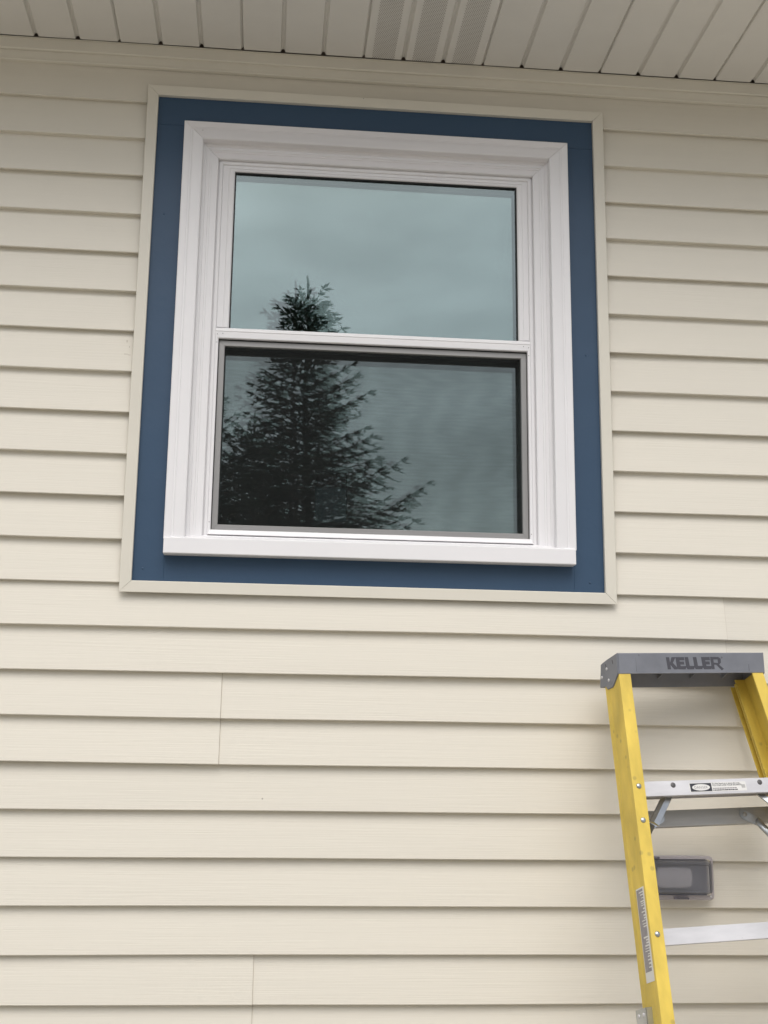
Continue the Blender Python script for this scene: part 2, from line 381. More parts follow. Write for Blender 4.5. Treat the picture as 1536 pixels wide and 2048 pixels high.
# ------------------------------------------------------------------ window (part of the house; its pieces are sub-parts)
win = bpy.data.objects.new('window', None); C.objects.link(win); win.location = (.24, 0, -1.24); win.empty_display_size = .1
win.parent = house; win.matrix_parent_inverse = Matrix.Translation((0, 0, -GR))
def WP(name, bm, m, **k):
    o = link(name, bm, m, **k); o.parent = win; o.matrix_parent_inverse = Matrix.Translation(-Vector((.24, 0, -1.24))); return o
def member(name, side, rect, prof, m, gap=.0003, ends=(True, True), wob=0, **k):
    """mitred member of a rectangular frame. prof: closed outline of (inset, y)"""
    x0, x1, zt, zb = rect
    bm = bmesh.new()
    A = []; B = []
    for s, y in prof:
        e0 = s if ends[0] else 0; e1 = s if ends[1] else 0
        if side == 'L': a, b = (x0+s, y, zb+e0+gap), (x0+s, y, zt-e1-gap)
        if side == 'R': a, b = (x1-s, y, zb+e0+gap), (x1-s, y, zt-e1-gap)
        if side == 'T': a, b = (x0+e0+gap, y, zt-s), (x1-e1-gap, y, zt-s)
        if side == 'B': a, b = (x0+e0+gap, y, zb+s), (x1-e1-gap, y, zb+s)
        A.append(a); B.append(b)
    n = 8
    rs = [[tuple(Vector(a).lerp(Vector(b), i/n)) for a, b in zip(A, B)] for i in range(n+1)]
    rings(bm, rs)
    return WP(name, bm, m, **k)

# cream J-channel round the opening
JP = [(.0005, -.0062), (.0, -.0068), (.0006, -.0076), (.0255, -.0078), (.0268, -.0070), (.0270, .0030), (.0258, .0030), (.0256, -.0064)]
for s in 'LRTB': member('channel_trim', s, FR, JP, M['channel'], gap=.0005)
# blue boards
def board(name, a, b, bev=.0006, m='blue', label=None):
    bm = bmesh.new(); box(bm, a, b, bev); return WP(name, bm, M[m], label=label)
BY = .0030
board('blue_board', (-.320, BY, -.0585), (.801, BY+.012, .030))
board('blue_board', (-.320, BY+.0012, -1.222), (-.2425, BY+.012, -.0580))
board('blue_board', (.7225, BY+.0012, -1.222), (.801, BY+.012, -.0580))
board('blue_board', (-.2425, BY+.0002, -1.222), (.7225, BY+.012, -1.146))
for x, z in ((.7625, -.0165), (.761, -1.191), (-.290, -1.186), (-.286, -.30), (.765, -.62)):
    bm = bmesh.new(); bmesh.ops.create_uvsphere(bm, u_segments=10, v_segments=6, radius=.0026)
    for v in bm.verts: v.co = Vector((x+v.co.x, BY+.0008+v.co.z*.35, z+v.co.y))
    WP('nail_head', bm, M['blue'], smooth=True)
# white cladding: brickmould with steps
CR = (-.2450, .7240, -.0571, -1.150)
CPo = [(0, .008), (0, -.0195), (.0016, -.0212), (.0155, -.0208), (.0165, -.0196), (.0205, -.0196), (.0215, -.0212), (.0235, -.0222),
       (.0450, -.0240), (.0475, -.0232), (.0486, -.0215), (.0490, -.0045), (.0500, -.0030), (.0565, -.0022), (.0575, -.0005), (.0650, -.0005), (.0658, .0012),
       (.0700, .0012), (.0708, .0026), (.0845, .0022), (.0862, .0030), (.0868, .0045), (.0870, .0150), (.0900, .0150), (.0900, .030)]
CP = CPo + [(.088, .030), (.0845, .026), (.030, .008)]
def side_member(side):
    x0, x1, zt, _ = CR
    zb = -1.1175
    bm = bmesh.new(); A = []; B = []
    for s, y in CP:
        x = x0+s if side == 'L' else x1-s
        A.append((x, y, zb + max(0, (s-.03))*.10)); B.append((x, y, zt-s-.0003))
    rings(bm, [[tuple(Vector(a).lerp(Vector(b), i/6)) for a, b in zip(A, B)] for i in range(7)])
    WP('casing', bm, M['white'])
side_member('L'); side_member('R')
member('casing', 'T', CR, CP, M['white_dirty'], gap=.0006)
# fine reveal lines: flat frame between casing and sash
FI = (-.155, .634, -.1471, -1.110)
FP = [(0, .0120), (.0065, .0120), (.0072, .0132), (.0080, .0132), (.0086, .0175), (.0086, .034), (0, .034)]
for s in 'LRT': member('jamb_liner', s, (FI[0], FI[1], FI[2]+.002, FI[3]), FP, M['white'])
# upper sash
def rail(name, a, b, m='white', bev=.0012, seg=1, **k):
    bm = bmesh.new(); box(bm, a, b, bev, seg=seg); return WP(name, bm, M[m], **k)
ux0, ux1, uz1, uz0 = -.1168, .5985, -.1692, -.5855      # visible glass of the upper sash
SA = [(0, .0165), (.0005, .0160), (.0150, .0158), (.0158, .0172), (.0172, .0172), (.0180, .0162), (.028, .0168), (.0305, .0190), (.0305, .034), (0, .034)]
def stile(side):
    w = (ux0 - (FI[0]+.0086)) if side == 'L' else (FI[1]-.0086 - ux1)
    sc = w/.0305
    P = [(s*sc, y) for s, y in SA]
    bm = bmesh.new(); A = []; B = []
    for s, y in P:
        x = FI[0]+.0086+s if side == 'L' else FI[1]-.0086-s
        A.append((x, y, uz0+.002)); B.append((x, y, FI[2]-.0086+.002 - s*(FI[2]-.0066-uz1)/w))
    rings(bm, [A, B]); WP('upper_sash_stile', bm, M['white'])
stile('L'); stile('R')
bm = bmesh.new()
A = []; B = []
hT = FI[2]-.0066 - uz1
for s, y in SA:
    z = FI[2]-.0066 - s/.0305*hT
    A.append((FI[0]+.0088+s/.0305*(ux0-FI[0]-.0086), y, z)); B.append((FI[1]-.0088-s/.0305*(FI[1]-.0086-ux1), y, z))
rings(bm, [A, B]); WP('upper_sash_rail', bm, M['white'])
# black glazing bead round the upper glass
for a, b in (((ux0-.001, .0205, uz0), (ux0+.0030, .0295, uz1)), ((ux1-.0030, .0205, uz0), (ux1+.001, .0295, uz1)), ((ux0, .0206, uz1-.0030), (ux1, .0295, uz1+.001))):
    rail('glazing_bead', a, b, 'gasket_shade', 0)
rail('glazing_bead', (ux0, .0206, uz0-.001), (ux1, .0295, uz0+.0012), 'gasket_shade', 0)
# meeting rail and thin white track round the insect screen
mz1, mz0 = -.5868, -.6135
bm = bmesh.new()
prof = [(.0125, mz1), (.0100, mz1-.002), (.0092, mz1-.009), (.0104, mz1-.0105), (.0104, mz0+.0015), (.0114, mz0), (.040, mz0), (.040, mz1)]
rings(bm, [[(x, y, z) for y, z in prof] for x in (-.1470, .6262)]); WP('meeting_rail', bm, M['white'])
TR = (-.1472, .6264, mz0+.0004, -1.1010)
TP = [(0, .0150), (0, .0108), (.0010, .0100), (.0066, .0100), (.0072, .0110), (.0072, .034), (0, .034)]
for s in 'LR': member('screen_track', s, TR, TP, M['white'], ends=(True, False))
TPb = [(0, .030), (0, .0040), (.0012, .0028), (.0110, .0062), (.0125, .0085), (.0125, .034), (0, .034)]
bm = bmesh.new(); A = []; B = []
for s, y in TPb:
    A.append((TR[0]+.0004+s*.55, y, TR[3]+s)); B.append((TR[1]-.0004-s*.55, y, TR[3]+s))
rings(bm, [A, B]); WP('screen_track', bm, M['white'])
for x, z in ((-.1430, -.6040), (-.1300, -.6020), (.6222, -.6040), (.6090, -.6020), (.6232, -1.0965), (.6105, -1.0960), (.622, -.625), (-.1435, -.625), (.6225, -1.076), (-.1435, -1.070), (-.131, -1.0955)):
    bm = bmesh.new(); bmesh.ops.create_cone(bm, cap_ends=True, segments=8, radius1=.0011, radius2=.0011, depth=.0006)
    for v in bm.verts: v.co = Vector((x+v.co.x, (.0098 if z < -.61 and z > -1.09 else .0092 if z > -.61 else .0046)+v.co.z, z+v.co.y))
    WP('screw_dimple', bm, M['screen_frame'])
# sloping sill and nose
bm = bmesh.new()
pr = [(.040, -1.0995), (.0045, -1.1035), (.0042, -1.1055), (-.0280, -1.1165), (-.0296, -1.1185), (-.0300, -1.1525), (-.0292, -1.1540), (-.0270, -1.1543), (.004, -1.1535), (.040, -1.1535)]
rings(bm, [[(x, y, z) for y, z in pr] for x in (-.2432, -.18, .2, .65, .7195)]); WP('sill', bm, M['white'])
rail('sill_end_tab', (-.212, -.0022, -1.1085), (-.160, .004, -1.1062), bev=.0003)
rail('sill_end_tab', (.640, -.0022, -1.1085), (.690, .004, -1.1062), bev=.0003)
# insect screen
SR = (-.1385, .6178, -.6160, -1.0872)
SPf = [(0, .0290), (.0002, .0210), (.0010, .0200), (.0130, .0200), (.0138, .0206), (.0144, .0225), (.0144, .0290)]
for s in 'LRTB': member('screen_frame_bar', s, SR, SPf, M['screen_frame'])
for a, b in (((-.1400, .0215, -1.0885), (-.1380, .05, -.6135)), ((.6175, .0215, -1.0885), (.6195, .05, -.6135)), ((-.1400, .0215, -1.0886), (.6195, .05, -1.0868)), ((-.1400, .0190, -.6165), (.6195, .05, -.6138))):
    rail('screen_gap_shade_strip', a, b, 'gasket_shade', 0)  # black strips stand in for the shaded gap round the screen
bm = bmesh.new(); vs_ = [bm.verts.new(v) for v in ((-.1275, .0245, -1.0760), (.6065, .0245, -1.0760), (.6065, .0245, -.6270), (-.1275, .0245, -.6270))]; bm.faces.new(vs_)
WP('screen_mesh', bm, M['mesh'])
# lower sash frame (near-black colour stands in for the shaded recess) and glass
LS = (-.150, .630, -.6000, -1.095)
LP = [(0, .048), (.0225, .048), (.0235, .054), (.0235, .075), (0, .075)]
for s in 'LRTB': member('lower_sash_bar', s, LS, LP, M['gasket_shade'])
def pane(name, x0, x1, z0, z1, y, mo, tilt=(0, 0)):
    bm = bmesh.new(); vs_ = box(bm, (x0, y, z0), (x1, y+.003, z1)); cx, cz = (x0+x1)/2, (z0+z1)/2
    for v in bm.verts: v.co.y += (v.co.x-cx)*tilt[0] + (v.co.z-cz)*tilt[1]
    bm.normal_update()
    for f in bm.faces: f.material_index = 0 if f.normal.y < -.9 else 1
    WP(name, bm, [mo, M['glass_clear']])
pane('glass_pane', ux0-.002, ux1+.002, uz0-.01, uz1+.004, .0262, M['glass_out'])
pane('glass_pane', ux0-.002, ux1+.002, uz0-.01, uz1+.004, .0440, M['glass_in'], (.0060, .0018))
pane('glass_pane', LS[0]+.021, LS[1]-.021, LS[3]+.02, LS[2]-.02, .0560, M['glass_out'])
pane('glass_pane', LS[0]+.021, LS[1]-.021, LS[3]+.02, LS[2]-.02, .0740, M['glass_in'], (.0060, .0018))
# jamb lining of the opening (keeps the reveal dark and closed)
bm = bmesh.new()
for a, b in (((ox0-.002, .034, oz0), (ox0+.004, .20, oz1)), ((ox1-.004, .034, oz0), (ox1+.002, .20, oz1)), ((ox0, .036, oz1-.002), (ox1, .20, oz1+.006)), ((ox0, .036, oz0), (ox1, .20, oz0+.012))):
    box(bm, a, b)
WP('jamb', bm, M['room'])

# ------------------------------------------------------------------ outlet cover on the wall
oc = empty('outlet_cover', 'smoked clear plastic outlet cover on the siding behind the ladder rail', 'outlet cover', (.955, 0, -1.905))
def OP(name, bm, m, **k):
    o = link(name, bm, m, **k); o.parent = oc; o.matrix_parent_inverse = Matrix.Translation(-Vector((.955, 0, -1.905))); return o
def rrect(x0, x1, z0, z1, r, y, n=5):
    P = []
    for cx, cz, a0 in ((x1-r, z1-r, 0), (x0+r, z1-r, 90), (x0+r, z0+r, 180), (x1-r, z0+r, 270)):
        for i in range(n+1):
            a = R(a0+90*i/n); P.append((cx+r*math.cos(a), y, cz+r*math.sin(a)))
    return P
bm = bmesh.new(); rings(bm, [rrect(.868, 1.006, -1.904, -1.820, .008, .012), rrect(.868, 1.006, -1.904, -1.820, .008, -.012)]); OP('mounting_box', bm, M['cap'])
bm = bmesh.new()
rs = [rrect(.858, 1.020, -1.911, -1.815, .010, -.006), rrect(.858, 1.020, -1.911, -1.815, .010, -.026), rrect(.860, 1.018, -1.909, -1.817, .009, -.0285),
      rrect(.864, 1.014, -1.903, -1.821, .008, -.029), rrect(.865, 1.012, -1.900, -1.822, .007, -.034)]
rings(bm, rs, False)
bm.faces.ensure_lookup_table()
OP('cover_rim', bm, M['rim'])
bm = bmesh.new()
V = rings(bm, [rrect(.868, 1.008, -1.898, -1.824, .006, -.030), rrect(.870, 1.004, -1.894, -1.8275, .006, -.062), rrect(.872, 1.002, -1.892, -1.8295, .006, -.0645),
               rrect(.8755, .9985, -1.8885, -1.833, .005, -.0645), rrect(.8765, .9975, -1.8875, -1.834, .005, -.0628)], False)
bm.faces.new(V[-1])
OP('cover_lid', bm, M['lid'])
bm = bmesh.new(); rings(bm, [rrect(.886, .968, -1.884, -1.841, .014, -.010), rrect(.886, .968, -1.884, -1.841, .014, -.030), rrect(.894, .960, -1.880, -1.845, .007, -.032)]); OP('receptacle', bm, M['recept'])
bm = bmesh.new(); box(bm, (.8665, -.013, -1.902), (1.0075, -.010, -1.8215)); OP('back_plate', bm, M['cap'])
bm = bmesh.new(); bmesh.ops.create_uvsphere(bm, u_segments=12, v_segments=8, radius=.0028)
for v in bm.verts: v.co = Vector((1.0105+v.co.x, -.0300+v.co.z*.6, -1.9035+v.co.y))
OP('screw_head', bm, M['alu'], smooth=True)
bm = bmesh.new(); box(bm, (.925, -.040, -1.9085), (.958, -.026, -1.9045), .001); OP('latch', bm, M['smoke'])
bm = bmesh.new(); box(bm, (.872, -.046, -1.8215), (.892, -.028, -1.8165), .0015); OP('hinge', bm, M['smoke'])

# ------------------------------------------------------------------ step ladder
LP0 = Vector((.9557, -.1279, -1.4146)); LLEN = 1.93
def rotm(yw, lean, rl):
    return (Matrix.Rotation(yw, 3, 'Z') @ Matrix.Rotation(rl, 3, 'Y') @ Matrix.Rotation(lean, 3, 'X'))
LR = rotm(.1704, -.2849, -.0434)
lad = empty('step_ladder', 'yellow fibreglass step ladder with grey top cap leaning near the wall', 'ladder')
LSC = 1.0366
lad.matrix_world = Matrix.Translation(LP0 + LR @ Vector((0, 0, -LLEN*LSC))) @ LR.to_4x4() @ Matrix.Scale(LSC, 4)
def Lp(u, d, n): return (u, -n, LLEN-d)
HW, FLR = .1742, .0813
def LPt(name, bm, m, **k): return link(name, bm, m, parent=lad, **k)
def shear(bm, side):
    pass
def rail_ch(side, prof, name, d0, d1, m='yellow', hw=HW, wob=0):
    """prof: closed outline (u inward from the outer face, n)"""
    bm = bmesh.new(); rs = []
    n_ = 14
    for i in range(n_+1):
        d = d0+(d1-d0)*i/n_
        rs.append([Lp(side*((hw+FLR*d)-a), d, nn) for a, nn in prof])
    rings(bm, rs)
    return LPt(name, bm, M[m])
FRP = [(.0012, 0), (.0004, -.0004), (0, -.0014), (0, -.0170), (.0004, -.0180), (0, -.0190), (0, -.0560), (-.0006, -.0570), (-.0006, -.0585), (0, -.0595), (0, -.0745), (.0004, -.0755), (.0012, -.0759),
       (.0270, -.0759), (.0275, -.0750), (.0275, -.0725), (.0270, -.0718), (.0042, -.0715), (.0036, -.0705), (.0036, -.0054), (.0042, -.0044), (.0270, -.0040), (.0275, -.0034), (.0275, -.0008), (.0270, 0)]
for s in (-1, 1): rail_ch(s, FRP, 'front_rail', -.012, 1.90)
RRP = [(.001, -.080), (0, -.081), (0, -.101), (.001, -.102), (.026, -.102), (.026, -.100), (.0036, -.0995), (.0036, -.0845), (.026, -.0835), (.026, -.0805), (.0255, -.080)]
for s in (-1, 1): rail_ch(s, RRP, 'rear_rail', -.005, 1.86, hw=HW-.0145+s*.0145)
# feet
for s in (-1, 1):
    bm = bmesh.new(); u = s*(HW+FLR*1.9)
    box(bm, Lp(u-s*.03, 1.87, .004), Lp(u+s*.004, 1.93, -.080), .004); LPt('foot', bm, M['logo'])
    bm = bmesh.new(); box(bm, Lp(u-s*.03, 1.84, -.090), Lp(u+s*.003, 1.915, -.120), .004); LPt('foot', bm, M['logo'])
# top cap
def capside(side):
    bm = bmesh.new()
    o = [(-.0428, .0144), (-.0486, -.040), (-.0503, -.066), (-.0480, -.0715), (-.0048, -.0945), (.0032, -.0646), (.0120, -.0600), (.0166, -.0353), (.0150, -.0290), (-.0011, .0012)]
    a, b = (.1772, .1735)
    A = [Lp(side*a, d, n) for d, n in o]; B = [Lp(side*b, d, n) for d, n in o]
    rings(bm, [A, B]); return bm
bm = capside(-1); me_tmp = bpy.data.meshes.new('t'); bm.to_mesh(me_tmp); bm2 = capside(1); bm2.from_mesh(me_tmp); bm.free()
def capbar(bm, pts, u0=-.1734, u1=.1734):
    rings(bm, [[Lp(u, d, n) for d, n in pts] for u in (u0, u1)])
rr_ = .0022
capbar(bm2, [(-.0011, .0012), (-.0014, -.0018), (-.0390, .0095), (-.0405, -.002), (-.0462, -.0375), (-.0475, -.064), (-.0090, -.0905), (-.0048, -.0938), (-.0478, -.0715), (-.0500, -.0665), (-.0482, -.040), (-.0437, .0120), (-.0424, .0141), (-.0400, .0136)])
bmesh.ops.bevel(bm2, geom=[e for e in bm2.edges if e.calc_face_angle(0) > .6 and e.calc_length() > .02], offset=.0012, segments=2, affect='EDGES')
for u in (-.12, -.04, .04, .12):      # ribs under the cap
    rings(bm2, [[Lp(u+du, d, n) for d, n in ((-.040, -.004), (-.046, -.038), (-.047, -.064), (-.020, -.082), (-.022, -.03), (-.010, -.004))] for du in (-.001, .001)])
LPt('top_cap', bm2, M['cap'])
# rivets on the cap side, notch and slots
def dome(name, ctr, nrm, r, h, m, parent_fn=LPt, seg=12):
    bm = bmesh.new(); bmesh.ops.create_uvsphere(bm, u_segments=seg, v_segments=8, radius=1)
    q = Vector(nrm).to_track_quat('Z', 'Y')
    for v in bm.verts: v.co = Vector(ctr) + q @ Vector((v.co.x*r, v.co.y*r, v.co.z*h))
    return parent_fn(name, bm, m, smooth=True)
for d, n in ((-.0218, -.0752), (-.0040, -.0459), (-.030, -.045)): dome('rivet', Lp(-.1772, d, n), (-1, 0, 0), .0036, .0018, M['alu'])
for d, n in ((-.036, -.046), (-.032, -.012)):
    bm = bmesh.new(); box(bm, Lp(-.1775, d-.005, n-.0015), Lp(-.1765, d+.003, n+.0015)); LPt('cap_slot', bm, M['logo'])
# KELLER lettering on the slanted front of the cap
f0 = Vector(Lp(0, -.0428, .0144)); f1 = Vector(Lp(0, -.0011, .0012))
vdir = (f0-f1).normalized(); ndir = Vector((1, 0, 0)).cross(vdir).normalized()
def onface(x, y, off): return f1 + Vector((x, 0, 0)) + vdir*y + ndir*off
Hh = .0262
K_ = {'K': [[(.02, 0), (.30, 0), (.28, 1), (0, 1)], [(.26, .46), (.48, 1), (.84, 1), (.52, .52)], [(.26, .50), (.52, .54), (.92, .08), (.84, 0), (.58, 0), (.26, .42)]],
      'E': [[(.12, 0), (.12, 0), (.36, .12), (.30, 1), (0, 1), (.02, .16)], [(.20, .74), (.74, .74), (.74, 1), (.20, 1)], [(.22, .39), (.68, .39), (.68, .63), (.22, .63)], [(.12, 0), (.74, 0), (.86, .26), (.22, .26)]],
      'L': [[(.12, 0), (.34, .14), (.30, 1), (0, 1), (.02, .16)], [(.12, 0), (.66, 0), (.80, .27), (.22, .27)]],
      'R': [[(0, 0), (.24, 0), (.24, 1), (0, 1)], [(.22, .80), (.80, .80), (.70, 1), (.22, 1)], [(.62, .42), (.86, .50), (.90, .86), (.70, 1), (.62, .82)], [(.22, .36), (.70, .36), (.80, .48), (.22, .54)], [(.40, .40), (.64, .40), (1.04, .02), (.86, -.10)]]}
adv = {'K': .82, 'E': .80, 'L': .72, 'R': 1.0}
bm = bmesh.new()
x = 0; tot = sum(adv[c] for c in 'KELLER'); wsc = .1345/tot
lay = 0
for ch in 'KELLER':
    for pl in K_[ch]:
        lay += 1
        q = []
        for px, py in pl:
            if q and (px, py) == q[-1]: continue
            q.append((px, py))
        fr = [tuple(onface(-.0602 + (x+px)*wsc - .004*(py-.5)*.6, .0082+py*Hh, .00035+lay*.00001)) for px, py in q]
        bk = [tuple(onface(-.0602 + (x+px)*wsc - .004*(py-.5)*.6, .0082+py*Hh, -.0008)) for px, py in q]
        rings(bm, [bk, fr])
    x += adv[ch]
# registered mark ring
rs = []
for i in range(12):
    a = i*math.tau/12; cx, cy = .0735, .0330
    rs.append([tuple(onface(cx+r_*math.cos(a), cy+r_*math.sin(a), o_)) for r_, o_ in ((.0018, -.0005), (.0018, .0004), (.0011, .0004), (.0011, -.0005))])
rs.append(rs[0])
Vv = [[bm.verts.new(p) for p in r] for r in rs[:-1]]
for i in range(12):
    a, b = Vv[i], Vv[(i+1) % 12]
    for j in range(4): bm.faces.new((a[j], a[(j+1) % 4], b[(j+1) % 4], b[j]))
LPt('lettering', bm, M['logo'], label='dark KELLER lettering on the front of the cap')
# hairline scuffs on the cap
for u, v0, v1, w in ((.1385, .003, .018, .0009), (-.1330, .004, .034, .0004), (-.1255, .037, .0415, .0010)):
    bm = bmesh.new(); rings(bm, [[tuple(onface(u+dx, yy, o_)) for dx, yy in ((0, v0), (w, v0), (w*.4, v1), (0, v1))] for o_ in (-.0003, .0003)]); LPt('scuff', bm, M['logo'])

# steps
D1, DS = .2331, .2911
for k in range(6):
    d = D1+DS*k; uo = HW+FLR*(d+.015)-.0285
    h = .0316
    bm = bmesh.new()
    t = .0022
    prof = [(d, -.0045), (d, -.0045), (d+.0006, -.0037), (d+h-.0008, -.0036), (d+h, -.0044), (d+h, -.0115), (d+h-t, -.0115), (d+h-t, -.0062), (d+t+.001, -.0062),
            (d+t-.006, -.0700), (d+h-.012, -.0700), (d+h-.012, -.0722), (d-.0064, -.0722)]
    prof = prof[1:]
    rings(bm, [[Lp(u, dd, nn) for dd, nn in prof] for u in (-uo-.020, -uo*.3, uo*.3, uo+.020)])
    LPt('step', bm, M['alu'])
    for s in (-1, 1):
        dome('rivet', Lp(s*(HW+FLR*(d+.010)-.0138), d+.010, 0), (0, -1, 0), .0058, .0030, M['galv'])
        if k == 0:
            dome('rivet', Lp(s*(HW+FLR*(d+.078)-.0138), d+.080, 0), (0, -1, 0), .0058, .0030, M['galv'])
    # knee braces under the first and last step
    if k in (0, 5):
        for s in (-1, 1):
            bm = bmesh.new()
            p0 = Vector(Lp(s*.098, d+.016, -.030)); p1 = Vector(Lp(s*.158, d+.086, -.010))
            ax = (p1-p0).normalized(); w = ax.cross(Vector((0, 1, 0))).normalized(); o_ = Vector((0, 1, 0))
            pf = [(-.0095, -.004), (-.0085, -.006), (.0030, -.006), (.0040, -.004), (.0085, .002), (.0095, .006), (.0085, .0068), (.0, .0020), (-.0085, -.0020)]
            rings(bm, [[tuple(p + w*a*s + o_*b) for a, b in pf] for p in (p0, p0.lerp(p1, .5), p1)])
            LPt('knee_brace', bm, M['galv'])
            if k == 0:
                dome('bolt', Lp(s*.1008, d+.0095, -.0036), (0, -1, 0), .0058, .0016, M['bolt'])
# sticker on first step
zc = D1
def plate(name, u0, u1, d0, d1, n, m, th=.0003, parent=LPt):
    bm = bmesh.new(); box(bm, Lp(u0, d0, n), Lp(u1, d1, n-th)); return parent(name, bm, M[m])
plate('sticker', -.0650, .0668, zc+.0066, zc+.0262, -.0033, 'sticker')
plate('sticker_print', -.0632, -.0140, zc+.0078, zc+.0250, -.00315, 'black_ink')
bm = bmesh.new()
rings(bm, [[Lp(-.0386+.0205*math.cos(a*math.tau/24), zc+.0164+.0068*math.sin(a*math.tau/24), n) for a in range(24)] for n in (-.0032, -.0030)])
LPt('sticker_print', bm, M['sticker'])
def text(txt, size, u, d, n, m, name='sticker_print', xs=1.0):
    cu = bpy.data.curves.new('t', 'FONT'); cu.body = txt; cu.size = size; cu.align_x = 'LEFT'; cu.extrude = .00005; cu.resolution_u = 2
    ob = bpy.data.objects.new('t', cu); C.objects.link(ob)
    me = bpy.data.meshes.new_from_object(ob); bpy.data.objects.remove(ob)
    bm = bmesh.new(); bm.from_mesh(me)
    for v in bm.verts: v.co = Vector(Lp(u+v.co.x*xs, d-v.co.y, n+v.co.z))
    return LPt(name, bm, M[m])
text('DANGER', .0075, -.0545, zc+.0190, -.0028, 'sticker_grey', xs=1.02)
text('Do Not Stand at or above this step.', .0044, -.0120, zc+.0108, -.0030, 'black_ink', xs=1.02)
text('YOU CAN LOSE YOUR BALANCE.', .0046, -.0120, zc+.0148, -.0030, 'black_ink')
r = random.Random(5)
for row in (zc+.0185, zc+.0222):
    bm = bmesh.new(); u = -.0118
    while u < .043:
        w = r.uniform(.0018, .0052); box(bm, Lp(u, row, -.0030), Lp(u+w, row+.0021, -.0033)); u += w+.0009
    LPt('sticker_print', bm, M['sticker_grey'] if row < zc+.02 else M['black_ink'])
plate('scuff', .056, .064, zc+.013, zc+.020, -.0030, 'alu_dull')
# side sticker on the left web
def Wb(d, n, off=.0003): return Lp(-(HW+FLR*d)-off, d, n)
def webpoly(name, pts, off, m, label=None):
    bm = bmesh.new(); rings(bm, [[Wb(d, n, off-.0003) for d, n in pts], [Wb(d, n, off) for d, n in pts]]); return LPt(name, bm, M[m], label=label)
webpoly('side_sticker', [(.441, -.0070), (.441, -.0420), (.617, -.0430), (.617, -.0070)], .0006, 'sticker')
webpoly('sticker_print', [(.444, -.0120), (.444, -.0400), (.598, -.0405), (.598, -.0130)], .0009, 'sticker_grey')
bm = bmesh.new(); r = random.Random(11); d = .449
while d < .592:
    w = r.choice((.0016, .0022, .0030)); n0 = -.0120; n1 = n0 - r.uniform(.006, .019)
    if not .518 < d < .530:
        pts = [(d, n0), (d, n1), (d+w, n1), (d+w, n0)]
        rings(bm, [[Wb(a, b, .0008) for a, b in pts], [Wb(a, b, .0011) for a, b in pts]])
    d += w + r.choice((.0022, .0030, .0042))
LPt('sticker_print', bm, M['sticker'])
# spreader bracket and folded arm on the left rail (and right)
for s in (-1, 1):
    bm = bmesh.new()
    def B(d, n, off): return Lp(s*((HW+FLR*d)+off), d, n)
    def bx(d0, d1, n0, n1, o0, o1):
        pts = [(d0, n0), (d0, n1), (d1, n1), (d1, n0)]
        rings(bm, [[B(a, b, o0) for a, b in pts], [B(a, b, o1) for a, b in pts]])
    bx(.660, .720, -.034, -.0355, .0, .013); bx(.660, .692, -.034, -.080, .0115, .0130); bx(.660, .72, -.0785, -.080, 0, .013)
    LPt('spreader_bracket', bm, M['galv'])
    for d_, n_ in ((.672, -.047), (.672, -.068)): dome('rivet', B(d_, n_, .013), (s, 0, 0), .0045, .002, M['alu'])
    bm = bmesh.new(); bx(.690, 1.05, -.045, -.055, .004, .009); bx(.690, 1.02, -.062, -.072, .004, .009); LPt('spreader_arm', bm, M['galv'])
# rear horizontal braces with corner plates
for k in range(4):
    d = .2715+DS*1.5*k; uo = HW+FLR*d
    bm = bmesh.new()
    prof = [(d, -.0925), (d+.0345, -.0920), (d+.0345, -.104), (d+.0325, -.104), (d+.0325, -.0938), (d+.018, -.0932), (d+.016, -.0938), (d+.002, -.0938), (d+.002, -.104), (d, -.104)]
    rings(bm, [[Lp(u, dd, nn) for dd, nn in prof] for u in (-uo+.012, uo-.012)])
    LPt('rear_brace', bm, M['alu_dull'])
    if k in (0, 3):
        for s in (-1, 1):
            bm = bmesh.new(); P = []
            c0 = (s*.1010, d+.0155)
            for i in range(9):
                a = R(90+45*(i-4)/2.0 + 45)   # rounded inner end
                P.append((c0[0]-s*.0125*math.cos(R(-70+i*17.5)), c0[1]+.0125*math.sin(R(-70+i*17.5))-.001))
            P += [(s*.131, d+.044), (s*.139, d+.028)]
            rings(bm, [[Lp(u, dd, n) for u, dd in P] for n in (-.0905, -.0918)])
            LPt('corner_plate', bm, M['galv'])
            dome('rivet', Lp(c0[0], c0[1], -.0905), (0, -1, 0), .0050, .0020, M['alu_dull'])
            p0 = Vector(Lp(s*.124, d+.030, -.088)); p1 = Vector(Lp(s*(HW+FLR*(d+.10)-.018+s*.012), d+.105, -.105)); ax = (p1-p0).normalized(); w = ax.cross(Vector((0, 1, 0))).normalized()
            bm = bmesh.new(); rings(bm, [[tuple(p+w*.0085*math.cos(a)+Vector((0, 1, 0))*.005*math.sin(a)) for a in [i*math.tau/10 for i in range(10)]] for p in (p0, p1)])
            LPt('rear_knee_brace', bm, M['galv'], smooth=True)

